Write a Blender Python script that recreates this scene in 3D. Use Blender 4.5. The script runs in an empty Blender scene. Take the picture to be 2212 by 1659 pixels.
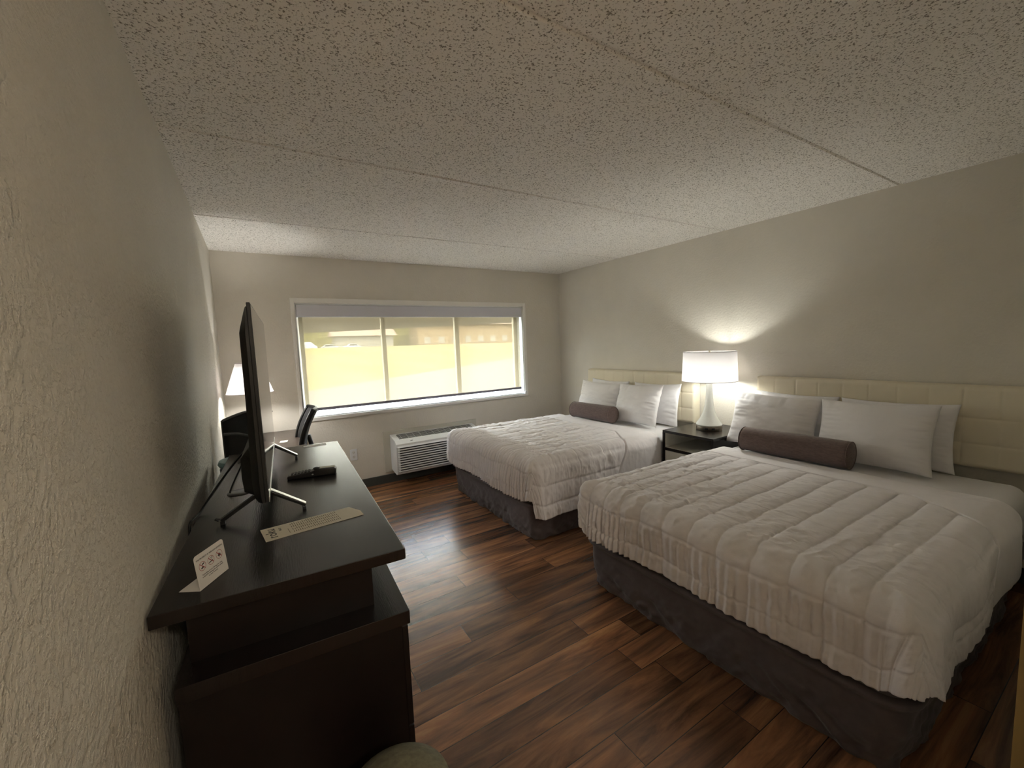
import bpy, bmesh, math, random
import numpy as np
from mathutils import Vector, Matrix
random.seed(4)
SC = bpy.context.scene
COL = SC.collection
PI = math.pi

# ------------------------------------------------------------------ camera, exposure, world, sun
W, D, H = 3.944, 4.642, 2.44            # room width, depth from the camera to the window wall, height
def make_camera():
    cd = bpy.data.cameras.new('camera'); cam = bpy.data.objects.new('camera', cd); COL.objects.link(cam)
    pitch, yaw, roll = -0.0965, 0.5533, -0.0391
    cd.sensor_width = 36.0; cd.lens = 898.145 / 2212 * 36.0
    cd.clip_start = 0.02; cd.clip_end = 500
    f = Vector((math.sin(yaw) * math.cos(pitch), math.cos(yaw) * math.cos(pitch), math.sin(pitch)))
    r0 = Vector((math.cos(yaw), -math.sin(yaw), 0)); u0 = r0.cross(f)
    r = r0 * math.cos(roll) + u0 * math.sin(roll); u = -r0 * math.sin(roll) + u0 * math.cos(roll)
    m = Matrix((r, u, -f)).transposed().to_4x4(); m.translation = Vector((0.2554, 0, 1.5039))
    cam.matrix_world = m
    SC.camera = cam
make_camera()
vs = SC.view_settings
vs.view_transform = 'Standard'; vs.look = 'None'; vs.gamma = 1.0; vs.use_curve_mapping = False
vs.exposure = 1.93
SC.cycles.use_denoising = True
SC.cycles.max_bounces = 10; SC.cycles.diffuse_bounces = 6; SC.cycles.transparent_max_bounces = 12
SC.cycles.sample_clamp_indirect = 6.0

wd = bpy.data.worlds.new('world'); SC.world = wd; wd.use_nodes = True
bg = wd.node_tree.nodes['Background']
bg.inputs['Color'].default_value = (0.80, 0.86, 1.06, 1); bg.inputs['Strength'].default_value = 13.5

sd = bpy.data.lights.new('sun', 'SUN'); sd.energy = 7.0; sd.angle = 0.02; sd.color = (1, .95, .86)
so = bpy.data.objects.new('sun', sd); COL.objects.link(so); so.rotation_euler = (math.radians(38), 0, math.radians(25))

pl = bpy.data.lights.new('window_portal', 'AREA'); pl.shape = 'RECTANGLE'; pl.size = 2.7; pl.size_y = 1.2
pl.cycles.is_portal = True
po = bpy.data.objects.new('window_portal', pl); COL.objects.link(po)
po.location = (1.98, D + .30, 1.41); po.rotation_euler = (math.radians(-90), 0, 0)

LAMP_L, DESK_L, HALL_FILL_L = 66.0, 170.0, 29.0      # radiance of the bulbs and the added passage fill light

# ------------------------------------------------------------------ materials
MATS = {}
def nd(nt, t, **kw):
    n = nt.nodes.new(t)
    for k, v in kw.items(): setattr(n, k, v)
    return n
def mat(name, col, rough=.5, metal=0, spec=.5, var=0, vscale=8, bump=0, bscale=60, bdist=.002, bdetail=3, stretch=None,
        col2=None, coat=0, sheen=0, alpha=None):
    if name in MATS: return MATS[name]
    m = bpy.data.materials.new(name); m.use_nodes = True; nt = m.node_tree; L = nt.links
    b = nt.nodes['Principled BSDF']
    b.inputs['Base Color'].default_value = (*col, 1); b.inputs['Roughness'].default_value = rough
    b.inputs['Metallic'].default_value = metal; b.inputs['Specular IOR Level'].default_value = spec
    if coat: b.inputs['Coat Weight'].default_value = coat
    if sheen: b.inputs['Sheen Weight'].default_value = sheen
    tc = nd(nt, 'ShaderNodeTexCoord'); vec = tc.outputs['Object']
    if stretch:
        mp = nd(nt, 'ShaderNodeMapping'); mp.inputs['Scale'].default_value = stretch; L.new(vec, mp.inputs['Vector']); vec = mp.outputs['Vector']
    if var or col2:
        n = nd(nt, 'ShaderNodeTexNoise'); n.inputs['Scale'].default_value = vscale; n.inputs['Detail'].default_value = 6
        n.inputs['Roughness'].default_value = .62
        L.new(vec, n.inputs['Vector'])
        r = nd(nt, 'ShaderNodeValToRGB'); c2 = col2 or tuple(max(0, c * (1 - var)) for c in col)
        r.color_ramp.elements[0].position = .33; r.color_ramp.elements[1].position = .67
        r.color_ramp.elements[0].color = (*c2, 1); r.color_ramp.elements[1].color = (*col, 1)
        L.new(n.outputs['Fac'], r.inputs['Fac']); L.new(r.outputs['Color'], b.inputs['Base Color'])
    if bump:
        n = nd(nt, 'ShaderNodeTexNoise'); n.inputs['Scale'].default_value = bscale; n.inputs['Detail'].default_value = bdetail
        L.new(vec, n.inputs['Vector'])
        bm = nd(nt, 'ShaderNodeBump'); bm.inputs['Strength'].default_value = bump; bm.inputs['Distance'].default_value = bdist
        L.new(n.outputs['Fac'], bm.inputs['Height']); L.new(bm.outputs['Normal'], b.inputs['Normal'])
    MATS[name] = m
    return m

def mat_wall(name, col, bump, scale):
    m = mat(name, col, .62, spec=.35, var=.07, vscale=2.2)
    nt = m.node_tree; L = nt.links; b = nt.nodes['Principled BSDF']
    tc = nd(nt, 'ShaderNodeTexCoord')
    n1 = nd(nt, 'ShaderNodeTexNoise'); n1.inputs['Scale'].default_value = scale; n1.inputs['Detail'].default_value = 4; n1.inputs['Roughness'].default_value = .6
    n2 = nd(nt, 'ShaderNodeTexNoise'); n2.inputs['Scale'].default_value = scale * .22; n2.inputs['Detail'].default_value = 2
    r = nd(nt, 'ShaderNodeValToRGB'); r.color_ramp.elements[0].position = .42; r.color_ramp.elements[1].position = .60
    L.new(tc.outputs['Object'], n1.inputs['Vector']); L.new(tc.outputs['Object'], n2.inputs['Vector'])
    mx = nd(nt, 'ShaderNodeMath', operation='MULTIPLY_ADD'); L.new(n1.outputs['Fac'], r.inputs['Fac'])
    L.new(r.outputs['Color'], mx.inputs[0]); mx.inputs[1].default_value = .6; L.new(n2.outputs['Fac'], mx.inputs[2])
    bm = nd(nt, 'ShaderNodeBump'); bm.inputs['Strength'].default_value = bump; bm.inputs['Distance'].default_value = .004
    L.new(mx.outputs[0], bm.inputs['Height']); L.new(bm.outputs['Normal'], b.inputs['Normal'])
    return m

def mat_ceiling():
    m = mat('popcorn_ceiling', (.56, .535, .49), .9, spec=.1)
    nt = m.node_tree; L = nt.links; b = nt.nodes['Principled BSDF']
    tc = nd(nt, 'ShaderNodeTexCoord')
    v = nd(nt, 'ShaderNodeTexNoise'); v.inputs['Scale'].default_value = 135; v.inputs['Detail'].default_value = 2.5; v.inputs['Roughness'].default_value = .55
    L.new(tc.outputs['Object'], v.inputs['Vector'])
    r = nd(nt, 'ShaderNodeValToRGB'); r.color_ramp.elements[0].position = .40; r.color_ramp.elements[1].position = .56
    L.new(v.outputs['Fac'], r.inputs['Fac'])
    bm = nd(nt, 'ShaderNodeBump'); bm.inputs['Strength'].default_value = .35; bm.inputs['Distance'].default_value = .003
    L.new(r.outputs['Color'], bm.inputs['Height']); L.new(bm.outputs['Normal'], b.inputs['Normal'])
    c = nd(nt, 'ShaderNodeValToRGB'); c.color_ramp.elements[0].position = .345; c.color_ramp.elements[1].position = .445
    c.color_ramp.elements[0].color = (.28, .255, .21, 1); c.color_ramp.elements[1].color = (.94, .91, .86, 1)  # dark specks: shade between the popcorn bumps, painted into the base colour
    L.new(v.outputs['Fac'], c.inputs['Fac']); L.new(c.outputs['Color'], b.inputs['Base Color'])
    return m

def mat_floor():
    m = bpy.data.materials.new('plank_floor'); m.use_nodes = True; nt = m.node_tree; L = nt.links
    b = nt.nodes['Principled BSDF']
    tc = nd(nt, 'ShaderNodeTexCoord'); sx = nd(nt, 'ShaderNodeSeparateXYZ'); L.new(tc.outputs['Object'], sx.inputs[0])
    def M(op, a, c=None, d=None):
        n = nd(nt, 'ShaderNodeMath', operation=op)
        for i, v in enumerate((a, c, d)):
            if v is None: continue
            if isinstance(v, (int, float)): n.inputs[i].default_value = v
            else: L.new(v, n.inputs[i])
        return n.outputs[0]
    PW, PL = .152, 1.22
    yr = M('DIVIDE', sx.outputs['Y'], PW); row = M('FLOOR', yr); fy = M('FRACT', yr)
    wn = nd(nt, 'ShaderNodeTexWhiteNoise', noise_dimensions='1D'); L.new(row, wn.inputs['W'])
    xr = M('ADD', M('DIVIDE', sx.outputs['X'], PL), wn.outputs['Value']); colm = M('FLOOR', xr); fx = M('FRACT', xr)
    cv = nd(nt, 'ShaderNodeCombineXYZ'); L.new(row, cv.inputs[0]); L.new(colm, cv.inputs[1])
    w2 = nd(nt, 'ShaderNodeTexWhiteNoise', noise_dimensions='2D'); L.new(cv.outputs[0], w2.inputs['Vector'])
    # stretched grain, shifted per plank
    off = nd(nt, 'ShaderNodeVectorMath', operation='SCALE'); L.new(w2.outputs['Color'], off.inputs[0]); off.inputs['Scale'].default_value = 37
    mp = nd(nt, 'ShaderNodeMapping'); mp.inputs['Scale'].default_value = (1.5, 13, 1); L.new(tc.outputs['Object'], mp.inputs['Vector'])
    ad = nd(nt, 'ShaderNodeVectorMath', operation='ADD'); L.new(mp.outputs[0], ad.inputs[0]); L.new(off.outputs[0], ad.inputs[1])
    n1 = nd(nt, 'ShaderNodeTexNoise'); n1.inputs['Scale'].default_value = 1.0; n1.inputs['Detail'].default_value = 8; n1.inputs['Roughness'].default_value = .62
    n1.inputs['Distortion'].default_value = .6
    L.new(ad.outputs[0], n1.inputs['Vector'])
    r1 = nd(nt, 'ShaderNodeValToRGB'); e = r1.color_ramp.elements
    e[0].position = .30; e[0].color = (.032, .017, .012, 1); e[1].position = .72; e[1].color = (.41, .205, .092, 1)
    k = r1.color_ramp.elements.new(.43); k.color = (.122, .060, .034, 1)
    k = r1.color_ramp.elements.new(.55); k.color = (.235, .110, .054, 1)
    L.new(n1.outputs['Fac'], r1.inputs['Fac'])
    hs = nd(nt, 'ShaderNodeHueSaturation'); L.new(r1.outputs['Color'], hs.inputs['Color'])
    L.new(M('MULTIPLY_ADD', w2.outputs['Value'], .75, .62), hs.inputs['Value'])
    # seams
    dy = M('MINIMUM', fy, M('SUBTRACT', 1, fy)); dx = M('MULTIPLY', M('MINIMUM', fx, M('SUBTRACT', 1, fx)), PL / PW)
    seam = M('GREATER_THAN', M('MINIMUM', dy, dx), .010)
    mix = nd(nt, 'ShaderNodeMix', data_type='RGBA'); L.new(seam, mix.inputs['Factor'])
    mix.inputs[6].default_value = (.025, .010, .006, 1); L.new(hs.outputs['Color'], mix.inputs[7])
    L.new(mix.outputs[2], b.inputs['Base Color'])
    b.inputs['Roughness'].default_value = .25; b.inputs['Specular IOR Level'].default_value = .7
    bm = nd(nt, 'ShaderNodeBump'); bm.inputs['Strength'].default_value = .4; bm.inputs['Distance'].default_value = .002
    L.new(M('ADD', M('MULTIPLY', n1.outputs['Fac'], .6), seam), bm.inputs['Height']); L.new(bm.outputs['Normal'], b.inputs['Normal'])
    return m

def mat_shade():
    m = bpy.data.materials.new('solar_shade'); m.use_nodes = True; nt = m.node_tree; L = nt.links; nt.nodes.clear()
    out = nd(nt, 'ShaderNodeOutputMaterial')
    tr = nd(nt, 'ShaderNodeBsdfTransparent'); tr.inputs['Color'].default_value = (.78, .70, .51, 1)
    tl = nd(nt, 'ShaderNodeBsdfTranslucent'); tl.inputs['Color'].default_value = (.072, .059, .035, 1)
    df = nd(nt, 'ShaderNodeBsdfDiffuse'); df.inputs['Color'].default_value = (.34, .30, .21, 1)
    a = nd(nt, 'ShaderNodeMixShader'); a.inputs[0].default_value = .42; L.new(tl.outputs[0], a.inputs[1]); L.new(df.outputs[0], a.inputs[2])
    b = nd(nt, 'ShaderNodeMixShader'); b.inputs[0].default_value = .165; L.new(a.outputs[0], b.inputs[1]); L.new(tr.outputs[0], b.inputs[2])
    L.new(b.outputs[0], out.inputs[0])
    return m
def mat_trans(name, col, tcol, f):
    m = bpy.data.materials.new(name); m.use_nodes = True; nt = m.node_tree; L = nt.links; nt.nodes.clear()
    out = nd(nt, 'ShaderNodeOutputMaterial')
    tl = nd(nt, 'ShaderNodeBsdfTranslucent'); tl.inputs['Color'].default_value = (*tcol, 1)
    df = nd(nt, 'ShaderNodeBsdfDiffuse'); df.inputs['Color'].default_value = (*col, 1)
    a = nd(nt, 'ShaderNodeMixShader'); a.inputs[0].default_value = f; L.new(df.outputs[0], a.inputs[1]); L.new(tl.outputs[0], a.inputs[2])
    L.new(a.outputs[0], out.inputs[0]); return m
def mat_pane():
    m = bpy.data.materials.new('window_glass'); m.use_nodes = True; nt = m.node_tree; L = nt.links; nt.nodes.clear()
    out = nd(nt, 'ShaderNodeOutputMaterial'); tr = nd(nt, 'ShaderNodeBsdfTransparent'); tr.inputs[0].default_value = (.93, .96, .95, 1)
    gl = nd(nt, 'ShaderNodeBsdfGlossy'); gl.inputs['Roughness'].default_value = .02
    a = nd(nt, 'ShaderNodeMixShader'); a.inputs[0].default_value = .06
    L.new(tr.outputs[0], a.inputs[1]); L.new(gl.outputs[0], a.inputs[2]); L.new(a.outputs[0], out.inputs[0]); return m
def mat_emit(name, col, s):
    m = bpy.data.materials.new(name); m.use_nodes = True; nt = m.node_tree; nt.nodes.clear()
    out = nd(nt, 'ShaderNodeOutputMaterial'); e = nd(nt, 'ShaderNodeEmission'); e.inputs[0].default_value = (*col, 1); e.inputs[1].default_value = s
    nt.links.new(e.outputs[0], out.inputs[0]); return m

WALL = mat_wall('wall_paint', (.735, .695, .615), .30, 55)
WALLL = mat_wall('textured_wall_paint', (.69, .655, .575), 1.0, 48)
CEIL = mat_ceiling(); FLOOR = mat_floor(); SHADE = mat_shade()
TRIM = mat('white_trim', (.86, .84, .79), .45, var=.03)
DARKBASE = mat('grey_rubber_base', (.055, .060, .055), .55, var=.1)
ESP = mat('espresso_laminate', (.013, .009, .0075), .27, spec=.38, var=.5, vscale=3, stretch=(30, 3, 3), bump=.3, bscale=9, bdist=.001)
ESPX = mat('espresso_laminate_panel', (.008, .0045, .0035), .45, spec=.3, var=.45, vscale=3, stretch=(3, 30, 3), bump=.1, bscale=20, bdist=.001)
BLK = mat('black_plastic', (.006, .006, .006), .42, var=.1)
BLKG = mat('black_gloss', (.004, .004, .005), .06, spec=.9)
SILV = mat('brushed_silver', (.60, .60, .58), .28, metal=.9, var=.05)
WHITEP = mat('white_plastic', (.78, .79, .80), .42, var=.02)
DARKIN = mat('dark_interior', (.015, .015, .017), .7)
PAPER = mat('white_paper', (.72, .70, .66), .75, var=.02)
PAPER2 = mat('cream_paper', (.66, .62, .50), .7, var=.04)
INK = mat('black_ink', (.02, .02, .02), .8); RED = mat('red_ink', (.30, .03, .03), .8)
QUILT = mat('coverlet_cotton', (.86, .825, .835), .85, spec=.2, var=.05, vscale=14, bump=.3, bscale=160, bdist=.0015, sheen=.15)
SHEET = mat('white_sheet', (.82, .81, .82), .85, spec=.2, bump=.15, bscale=180, bdist=.001, sheen=.1)
PILLOW = mat('pillow_cotton', (.82, .80, .81), .85, spec=.2, bump=.15, bscale=200, bdist=.001, sheen=.1)
SKIRT = mat('taupe_skirt_fabric', (.135, .110, .112), .72, spec=.35, var=.18, vscale=20, bump=.25, bscale=120, bdist=.0015, sheen=.15)
BOLST = mat('brown_bolster_fabric', (.165, .115, .104), .9, spec=.2, var=.3, vscale=40, stretch=(1, 1, 3), bump=.4, bscale=180, bdist=.0015, sheen=.2)
HEADB = mat('cream_upholstery', (.78, .71, .56), .6, spec=.35, var=.04, bump=.08, bscale=200, bdist=.001)
MESHB = mat('black_mesh_fabric', (.010, .010, .011), .75, var=.3, vscale=200)
CERAM = mat('white_glass_lamp', (.88, .90, .86), .15, spec=.5)
NICKEL = mat('brushed_nickel', (.52, .46, .38), .34, metal=1, var=.1, vscale=3, stretch=(1, 1, 30))
GREYIN = mat('light_grey_laminate', (.85, .83, .76), .5, var=.05)
TEAL = mat('teal_vinyl', (.13, .27, .30), .28, var=.2, vscale=12)
KHAKI = mat('khaki_fabric', (.17, .155, .095), .95, var=.35, vscale=60, bump=.6, bscale=90, bdist=.004)
CREAMP = mat('cream_metal_plate', (.58, .56, .48), .5, var=.03)
LSHADE = mat_trans('lamp_shade_linen', (.80, .78, .76), (.93, .91, .92), .50)
GLASS = mat_pane()
ALU = mat('window_aluminium', (.90, .84, .68), .5, var=.05)

# ------------------------------------------------------------------ mesh helpers
def setp(o, label=None, cat=None, group=None, kind=None):
    if label: o['label'] = label
    if cat: o['category'] = cat
    if group: o['group'] = group
    if kind: o['kind'] = kind
    return o
def thing(name, label, cat, loc=(0, 0, 0), rz=0, group=None):
    o = bpy.data.objects.new(name, None); COL.objects.link(o); o.location = loc; o.rotation_euler = (0, 0, rz); o.empty_display_size = .05
    return setp(o, label, cat, group)
class MB:
    def __init__(s): s.v = []; s.f = []
    def add(s, vs, fs):
        n = len(s.v); s.v += [tuple(v) for v in vs]; s.f += [tuple(i + n for i in f) for f in fs]; return s
    def box(s, x0, x1, y0, y1, z0, z1):
        vs = [(x, y, z) for z in (z0, z1) for y in (y0, y1) for x in (x0, x1)]
        return s.add(vs, [(0, 2, 3, 1), (4, 5, 7, 6), (0, 1, 5, 4), (2, 6, 7, 3), (0, 4, 6, 2), (1, 3, 7, 5)])
    def obox(s, p, q, w, h, up=(0, 0, 1)):
        p, q = Vector(p), Vector(q); d = (q - p).normalized(); up = Vector(up)
        a = d.cross(up); a = a.normalized() if a.length > 1e-5 else Vector((1, 0, 0)); u = a.cross(d)
        vs = [b + a * i * w / 2 + u * j * h / 2 for b in (p, q) for j in (-1, 1) for i in (-1, 1)]
        return s.add(vs, [(0, 1, 3, 2), (4, 6, 7, 5), (0, 4, 5, 1), (2, 3, 7, 6), (0, 2, 6, 4), (1, 5, 7, 3)])
    def prism(s, pts, axis, a0, a1):
        # pts: 2D polygon in the two other axes (in xyz order), extruded along axis
        def P(p, a):
            l = list(p); l.insert(axis, a); return tuple(l)
        n = len(pts); vs = [P(p, a0) for p in pts] + [P(p, a1) for p in pts]
        return s.add(vs, [tuple(range(n))[::-1], tuple(range(n, 2 * n))] + [(i, (i + 1) % n, n + (i + 1) % n, n + i) for i in range(n)])
    def lathe(s, prof, seg=40, c=(0, 0, 0), close=True):
        vs = []; fs = []; n = len(prof)
        for i in range(seg):
            a = 2 * PI * i / seg
            vs += [(c[0] + r * math.cos(a), c[1] + r * math.sin(a), c[2] + z) for r, z in prof]
        for i in range(seg):
            j = (i + 1) % seg
            for k in range(n - 1): fs.append((i * n + k, j * n + k, j * n + k + 1, i * n + k + 1))
        if close:
            if prof[0][0] > 1e-6: fs.append(tuple(i * n for i in range(seg))[::-1])
            if prof[-1][0] > 1e-6: fs.append(tuple(i * n + n - 1 for i in range(seg)))
        return s.add(vs, fs)
    def tube(s, path, r, seg=10, flat=1.0):
        path = [Vector(p) for p in path]; n = len(path); vs = []; fs = []
        up = Vector((0, 0, 1))
        for i, p in enumerate(path):
            d = (path[min(i + 1, n - 1)] - path[max(i - 1, 0)]).normalized()
            a = d.cross(up); a = a.normalized() if a.length > 1e-3 else Vector((1, 0, 0)); u = a.cross(d)
            rr = r[i] if isinstance(r, (list, tuple)) else r
            vs += [p + a * rr * math.cos(t) + u * rr * flat * math.sin(t) for t in [2 * PI * k / seg for k in range(seg)]]
        for i in range(n - 1):
            for k in range(seg): fs.append((i * seg + k, i * seg + (k + 1) % seg, (i + 1) * seg + (k + 1) % seg, (i + 1) * seg + k))
        fs.append(tuple(range(seg))[::-1]); fs.append(tuple((n - 1) * seg + k for k in range(seg)))
        return s.add(vs, fs)
    def build(s, name, m, parent=None, bevel=0, smooth=False, seg=2):
        me = bpy.data.meshes.new(name); me.from_pydata(s.v, [], s.f); me.validate(); me.update()
        bm = bmesh.new(); bm.from_mesh(me); bmesh.ops.remove_doubles(bm, verts=bm.verts, dist=1e-6)
        bmesh.ops.recalc_face_normals(bm, faces=bm.faces); bm.to_mesh(me); bm.free()
        o = bpy.data.objects.new(name, me); COL.objects.link(o); me.materials.append(m)
        if parent: o.parent = parent
        if bevel:
            b = o.modifiers.new('bevel', 'BEVEL'); b.width = bevel; b.segments = seg; b.limit_method = 'ANGLE'; b.angle_limit = math.radians(35)
            b.harden_normals = False
        if smooth:
            me.polygons.foreach_set('use_smooth', [True] * len(me.polygons))
            if smooth == 'auto':
                me.polygons.foreach_set('use_smooth', [True] * len(me.polygons))
                e = o.modifiers.new('edges', 'EDGE_SPLIT'); e.split_angle = math.radians(40)
        return o
def box(name, m, b, parent=None, bevel=0): return MB().box(*b).build(name, m, parent, bevel)
def bez(pts, n=16):
    # Catmull-Rom through pts
    P = [Vector(p) for p in pts]; P = [P[0] * 2 - P[1]] + P + [P[-1] * 2 - P[-2]]; out = []
    for i in range(1, len(P) - 2):
        for k in range(n):
            t = k / n; a, b, c, d = P[i - 1:i + 3]
            out.append(.5 * ((2 * b) + (c - a) * t + (2 * a - 5 * b + 4 * c - d) * t * t + (3 * b - a - 3 * c + d) * t ** 3))
    out.append(P[-2]); return out
def grid_mesh(name, X, Y, Z, m, parent=None, smooth=True, solid=0, wrapv=False, caps=False):
    nu, nv = X.shape
    co = np.stack([X, Y, Z], -1).reshape(-1, 3)
    idx = np.arange(nu * nv).reshape(nu, nv)
    if wrapv: idx = np.concatenate([idx, idx[:, :1]], 1)
    q = np.stack([idx[:-1, :-1], idx[1:, :-1], idx[1:, 1:], idx[:-1, 1:]], -1).reshape(-1, 4)
    faces = q.tolist()
    if caps: faces += [idx[0, :-1].tolist(), idx[-1, :-1][::-1].tolist()]
    me = bpy.data.meshes.new(name); me.from_pydata(co.tolist(), [], faces); me.update()
    o = bpy.data.objects.new(name, me); COL.objects.link(o); me.materials.append(m)
    if smooth: me.polygons.foreach_set('use_smooth', [True] * len(me.polygons))
    if parent: o.parent = parent
    if solid:
        s = o.modifiers.new('thick', 'SOLIDIFY'); s.thickness = solid; s.offset = 1
    return o
def struct(o): o['kind'] = 'structure'; return o

# vectorised value noise
def vn(x, y, seed=0):
    xi = np.floor(x).astype(np.int64); yi = np.floor(y).astype(np.int64); fx = x - xi; fy = y - yi
    def h(a, b):
        n = (a * 374761393 + b * 668265263 + seed * 1442695041) & 0xffffffff
        n = ((n ^ (n >> 13)) * 1274126177) & 0xffffffff
        return ((n ^ (n >> 16)) & 0xffff) / 65535.0
    u = fx * fx * (3 - 2 * fx); v = fy * fy * (3 - 2 * fy)
    return (h(xi, yi) * (1 - u) + h(xi + 1, yi) * u) * (1 - v) + (h(xi, yi + 1) * (1 - u) + h(xi + 1, yi + 1) * u) * v
def fbm(x, y, seed=0, o=4):
    s = 0; a = 1; t = 0
    for i in range(o): s = s + a * vn(x * 2 ** i, y * 2 ** i, seed + i * 17); t += a; a *= .55
    return s / t
def ridge(x, y, seed=0): return 1 - np.abs(2 * fbm(x, y, seed, 3) - 1)
def text_mesh(name, body, size, m, parent, mw, align='CENTER', ls=1.0):
    cu = bpy.data.curves.new(name, 'FONT'); cu.body = body; cu.size = size; cu.align_x = align; cu.space_line = ls
    cu.resolution_u = 2; cu.extrude = .00015
    t = bpy.data.objects.new(name, cu); COL.objects.link(t)
    bpy.context.view_layer.update()
    me = bpy.data.meshes.new_from_object(t.evaluated_get(bpy.context.evaluated_depsgraph_get()))
    bpy.data.objects.remove(t); me.materials.clear(); me.materials.append(m)
    me.transform(mw)
    o = bpy.data.objects.new(name, me); COL.objects.link(o); o.parent = parent
    return o

# ------------------------------------------------------------------ room shell
YB = -2.6                                # back wall of the entry passage
struct(box('floor', FLOOR, (-.15, W + .15, YB - .15, D + .2, -.1, 0)))
cb = MB().box(-.15, W + .15, YB - .15, D + .2, H + .008, H + .2)
js = [YB - .15, -1.39, -.17, 1.041, 2.244, 3.517, D + .2]
for a, b in zip(js[:-1], js[1:]):
    g = .004
    y0 = a + (g if a > YB - .1 else 0); y1 = b - (g if b < D else 0); c = .014
    cb.prism([(y0 + c * .5, H), (y1 - c * .5, H), (y1, H + .009), (y0, H + .009)], 0, -.15, W + .15)
struct(cb.build('ceiling', CEIL))
struct(box('wall_left', WALLL, (-.15, 0, YB - .15, D + .2, 0, H + .02)))
struct(box('wall_right', WALL, (W, W + .15, .1, D + .2, 0, H + .02)))
WX0, WX1, WZ0, WZ1 = .640, 3.322, .833, 1.985
fw = MB().box(0, WX0, D, D + .2, 0, H + .02).box(WX1, W, D, D + .2, 0, H + .02).box(WX0, WX1, D, D + .2, 0, WZ0).box(WX0, WX1, D, D + .2, WZ1, H + .02)
struct(fw.build('wall_far', WALL))
struct(MB().box(1.218, W + .15, YB, .1, 0, H + .02).box(1.206, 1.218, YB, .02, 0, H + .02).build('wall_bath', WALL))
struct(box('trim_2', mat('warm_light_trim', (.17, .115, .035), .5, var=.3, vscale=4, stretch=(8, 8, 1)), (1.204, 1.218, .02, .102, 0, H)))  # gold tone is warm passage light on the wall edge, put into the colour
struct(box('wall_back', WALL, (-.15, 1.206, YB - .15, YB, 0, H + .02)))
struct(MB().box(0, W, D - .010, D, 0, .095).build('baseboard_far', DARKBASE, None, .003))
struct(MB().box(W - .010, W, .1, D - .010, 0, .095).build('baseboard_right', DARKBASE, None, .003))
struct(MB().box(0, .010, YB, D - .010, 0, .095).build('baseboard_left', DARKBASE, None, .003))

# window: casing, sill, outer frame and mullions, panes
win = thing('window_1', None, None, (0, 0, 0)); struct(win)
cs = MB(); t = .018; ox0, ox1, oz0, oz1 = .604, 3.366, .800, 2.033
cs.box(ox0, WX0, D - t, D, oz0, oz1).box(WX1, ox1, D - t, D, oz0, oz1).box(WX0, WX1, D - t, D, WZ1, oz1).box(WX0, WX1, D - t, D, oz0, WZ0)
cs.build('casing', TRIM, win, .003)
jb = MB().box(WX0, WX0 + .012, D, D + .14, WZ0, WZ1).box(WX1 - .012, WX1, D, D + .14, WZ0, WZ1).box(WX0, WX1, D, D + .14, WZ1 - .012, WZ1)
jb.build('jamb', mat('white_jamb', (.82, .83, .82), .4), win)
box('sill', mat('white_sill', (.84, .86, .87), .35), (WX0 + .012, WX1 - .012, D - .002, D + .14, WZ0, WZ0 + .012), win, .002)
fr = MB(); y0, y1 = D + .13, D + .17
fr.box(WX0 + .012, .715, y0, y1, WZ0 + .012, WZ1).box(3.262, WX1 - .012, y0, y1, WZ0 + .012, WZ1)
fr.box(.715, 3.262, y0, y1, WZ1 - .10, WZ1).box(.715, 3.262, y0, y1, WZ0 + .012, WZ0 + .045)
fr.build('window_frame', ALU, win)
for a, b in ((1.505, 1.550), (2.400, 2.455)): box('mullion', ALU, (a, b, y0 - .005, y1, WZ0 + .045, WZ1 - .10), win)
for a, b in ((.715, 1.505), (1.550, 2.400), (2.455, 3.262)): box('pane', GLASS, (a, b, D + .148, D + .152, WZ0 + .045, WZ1 - .10), win)
# outside eave board that hangs over the top of the view, falling slightly to the left
ev = MB().prism([(.2, 1.70), (4.6, 1.855), (4.6, 2.15), (.2, 2.15)], 1, D + .75, D + .80)
struct(ev.build('trim_1', mat('eave_board', (.10, .085, .06), .7, var=.1)))

# ------------------------------------------------------------------ roller shade
sh = thing('roller_shade', 'pale yellow see-through roller shade lowered in the window', 'window shade', (1.98, D, 1.98))
def loc(o, p):                                   # keep world coordinates while parented to an unrotated empty
    o.parent = p; o.location = -Vector(p.location); return o
box('cassette', mat('shade_fascia', (.66, .66, .72), .5), (WX0 + .014, WX1 - .014, D - .004, D + .075, 1.850, 1.971), None, .004)
loc(bpy.data.objects['cassette'], sh)
n = 60; xs = np.linspace(.668, 3.290, n); zs = np.linspace(.918, 1.85, 30)
X, Z = np.meshgrid(xs, zs, indexing='ij'); Y = D + .030 + .0012 * np.sin(X * 5) * np.sin(Z * 4)
fab = grid_mesh('shade_fabric', X, Y, Z, SHADE); loc(fab, sh)
bb = MB().box(.668, 3.290, D + .022, D + .038, .894, .924).build('bottom_bar', mat('grey_bar', (.16, .15, .17), .5), None, .004); loc(bb, sh)
def chain(name, x, z0, z1):
    c = MB(); k = 0; z = z1
    while z > z0:
        c.lathe([(0, -.0028), (.0024, -.0014), (.0028, 0), (.0024, .0014), (0, .0028)], 6, (x, D - .026, z)); z -= .0085
    z = z1
    while z > z0:
        c.lathe([(0, -.0028), (.0024, -.0014), (.0028, 0), (.0024, .0014), (0, .0028)], 6, (x + .022 - .008 * (z1 - z) / (z1 - z0), D - .026, z)); z -= .0085
    for a in range(9):
        t = PI * a / 8; c.lathe([(0, -.0028), (.0028, 0), (0, .0028)], 6, (x + .007 - .007 * math.cos(t), D - .026, z0 - .007 * math.sin(t)))
    return loc(c.build(name, WHITEP, None, smooth=True), sh)
chain('bead_chain', 3.312, .86, 1.86); 
cl = MB().box(3.305, 3.335, D - .034, D - .016, .835, .862).build('chain_clip', WHITEP, None, .003); loc(cl, sh)
c2 = MB()
z = 1.975
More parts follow.
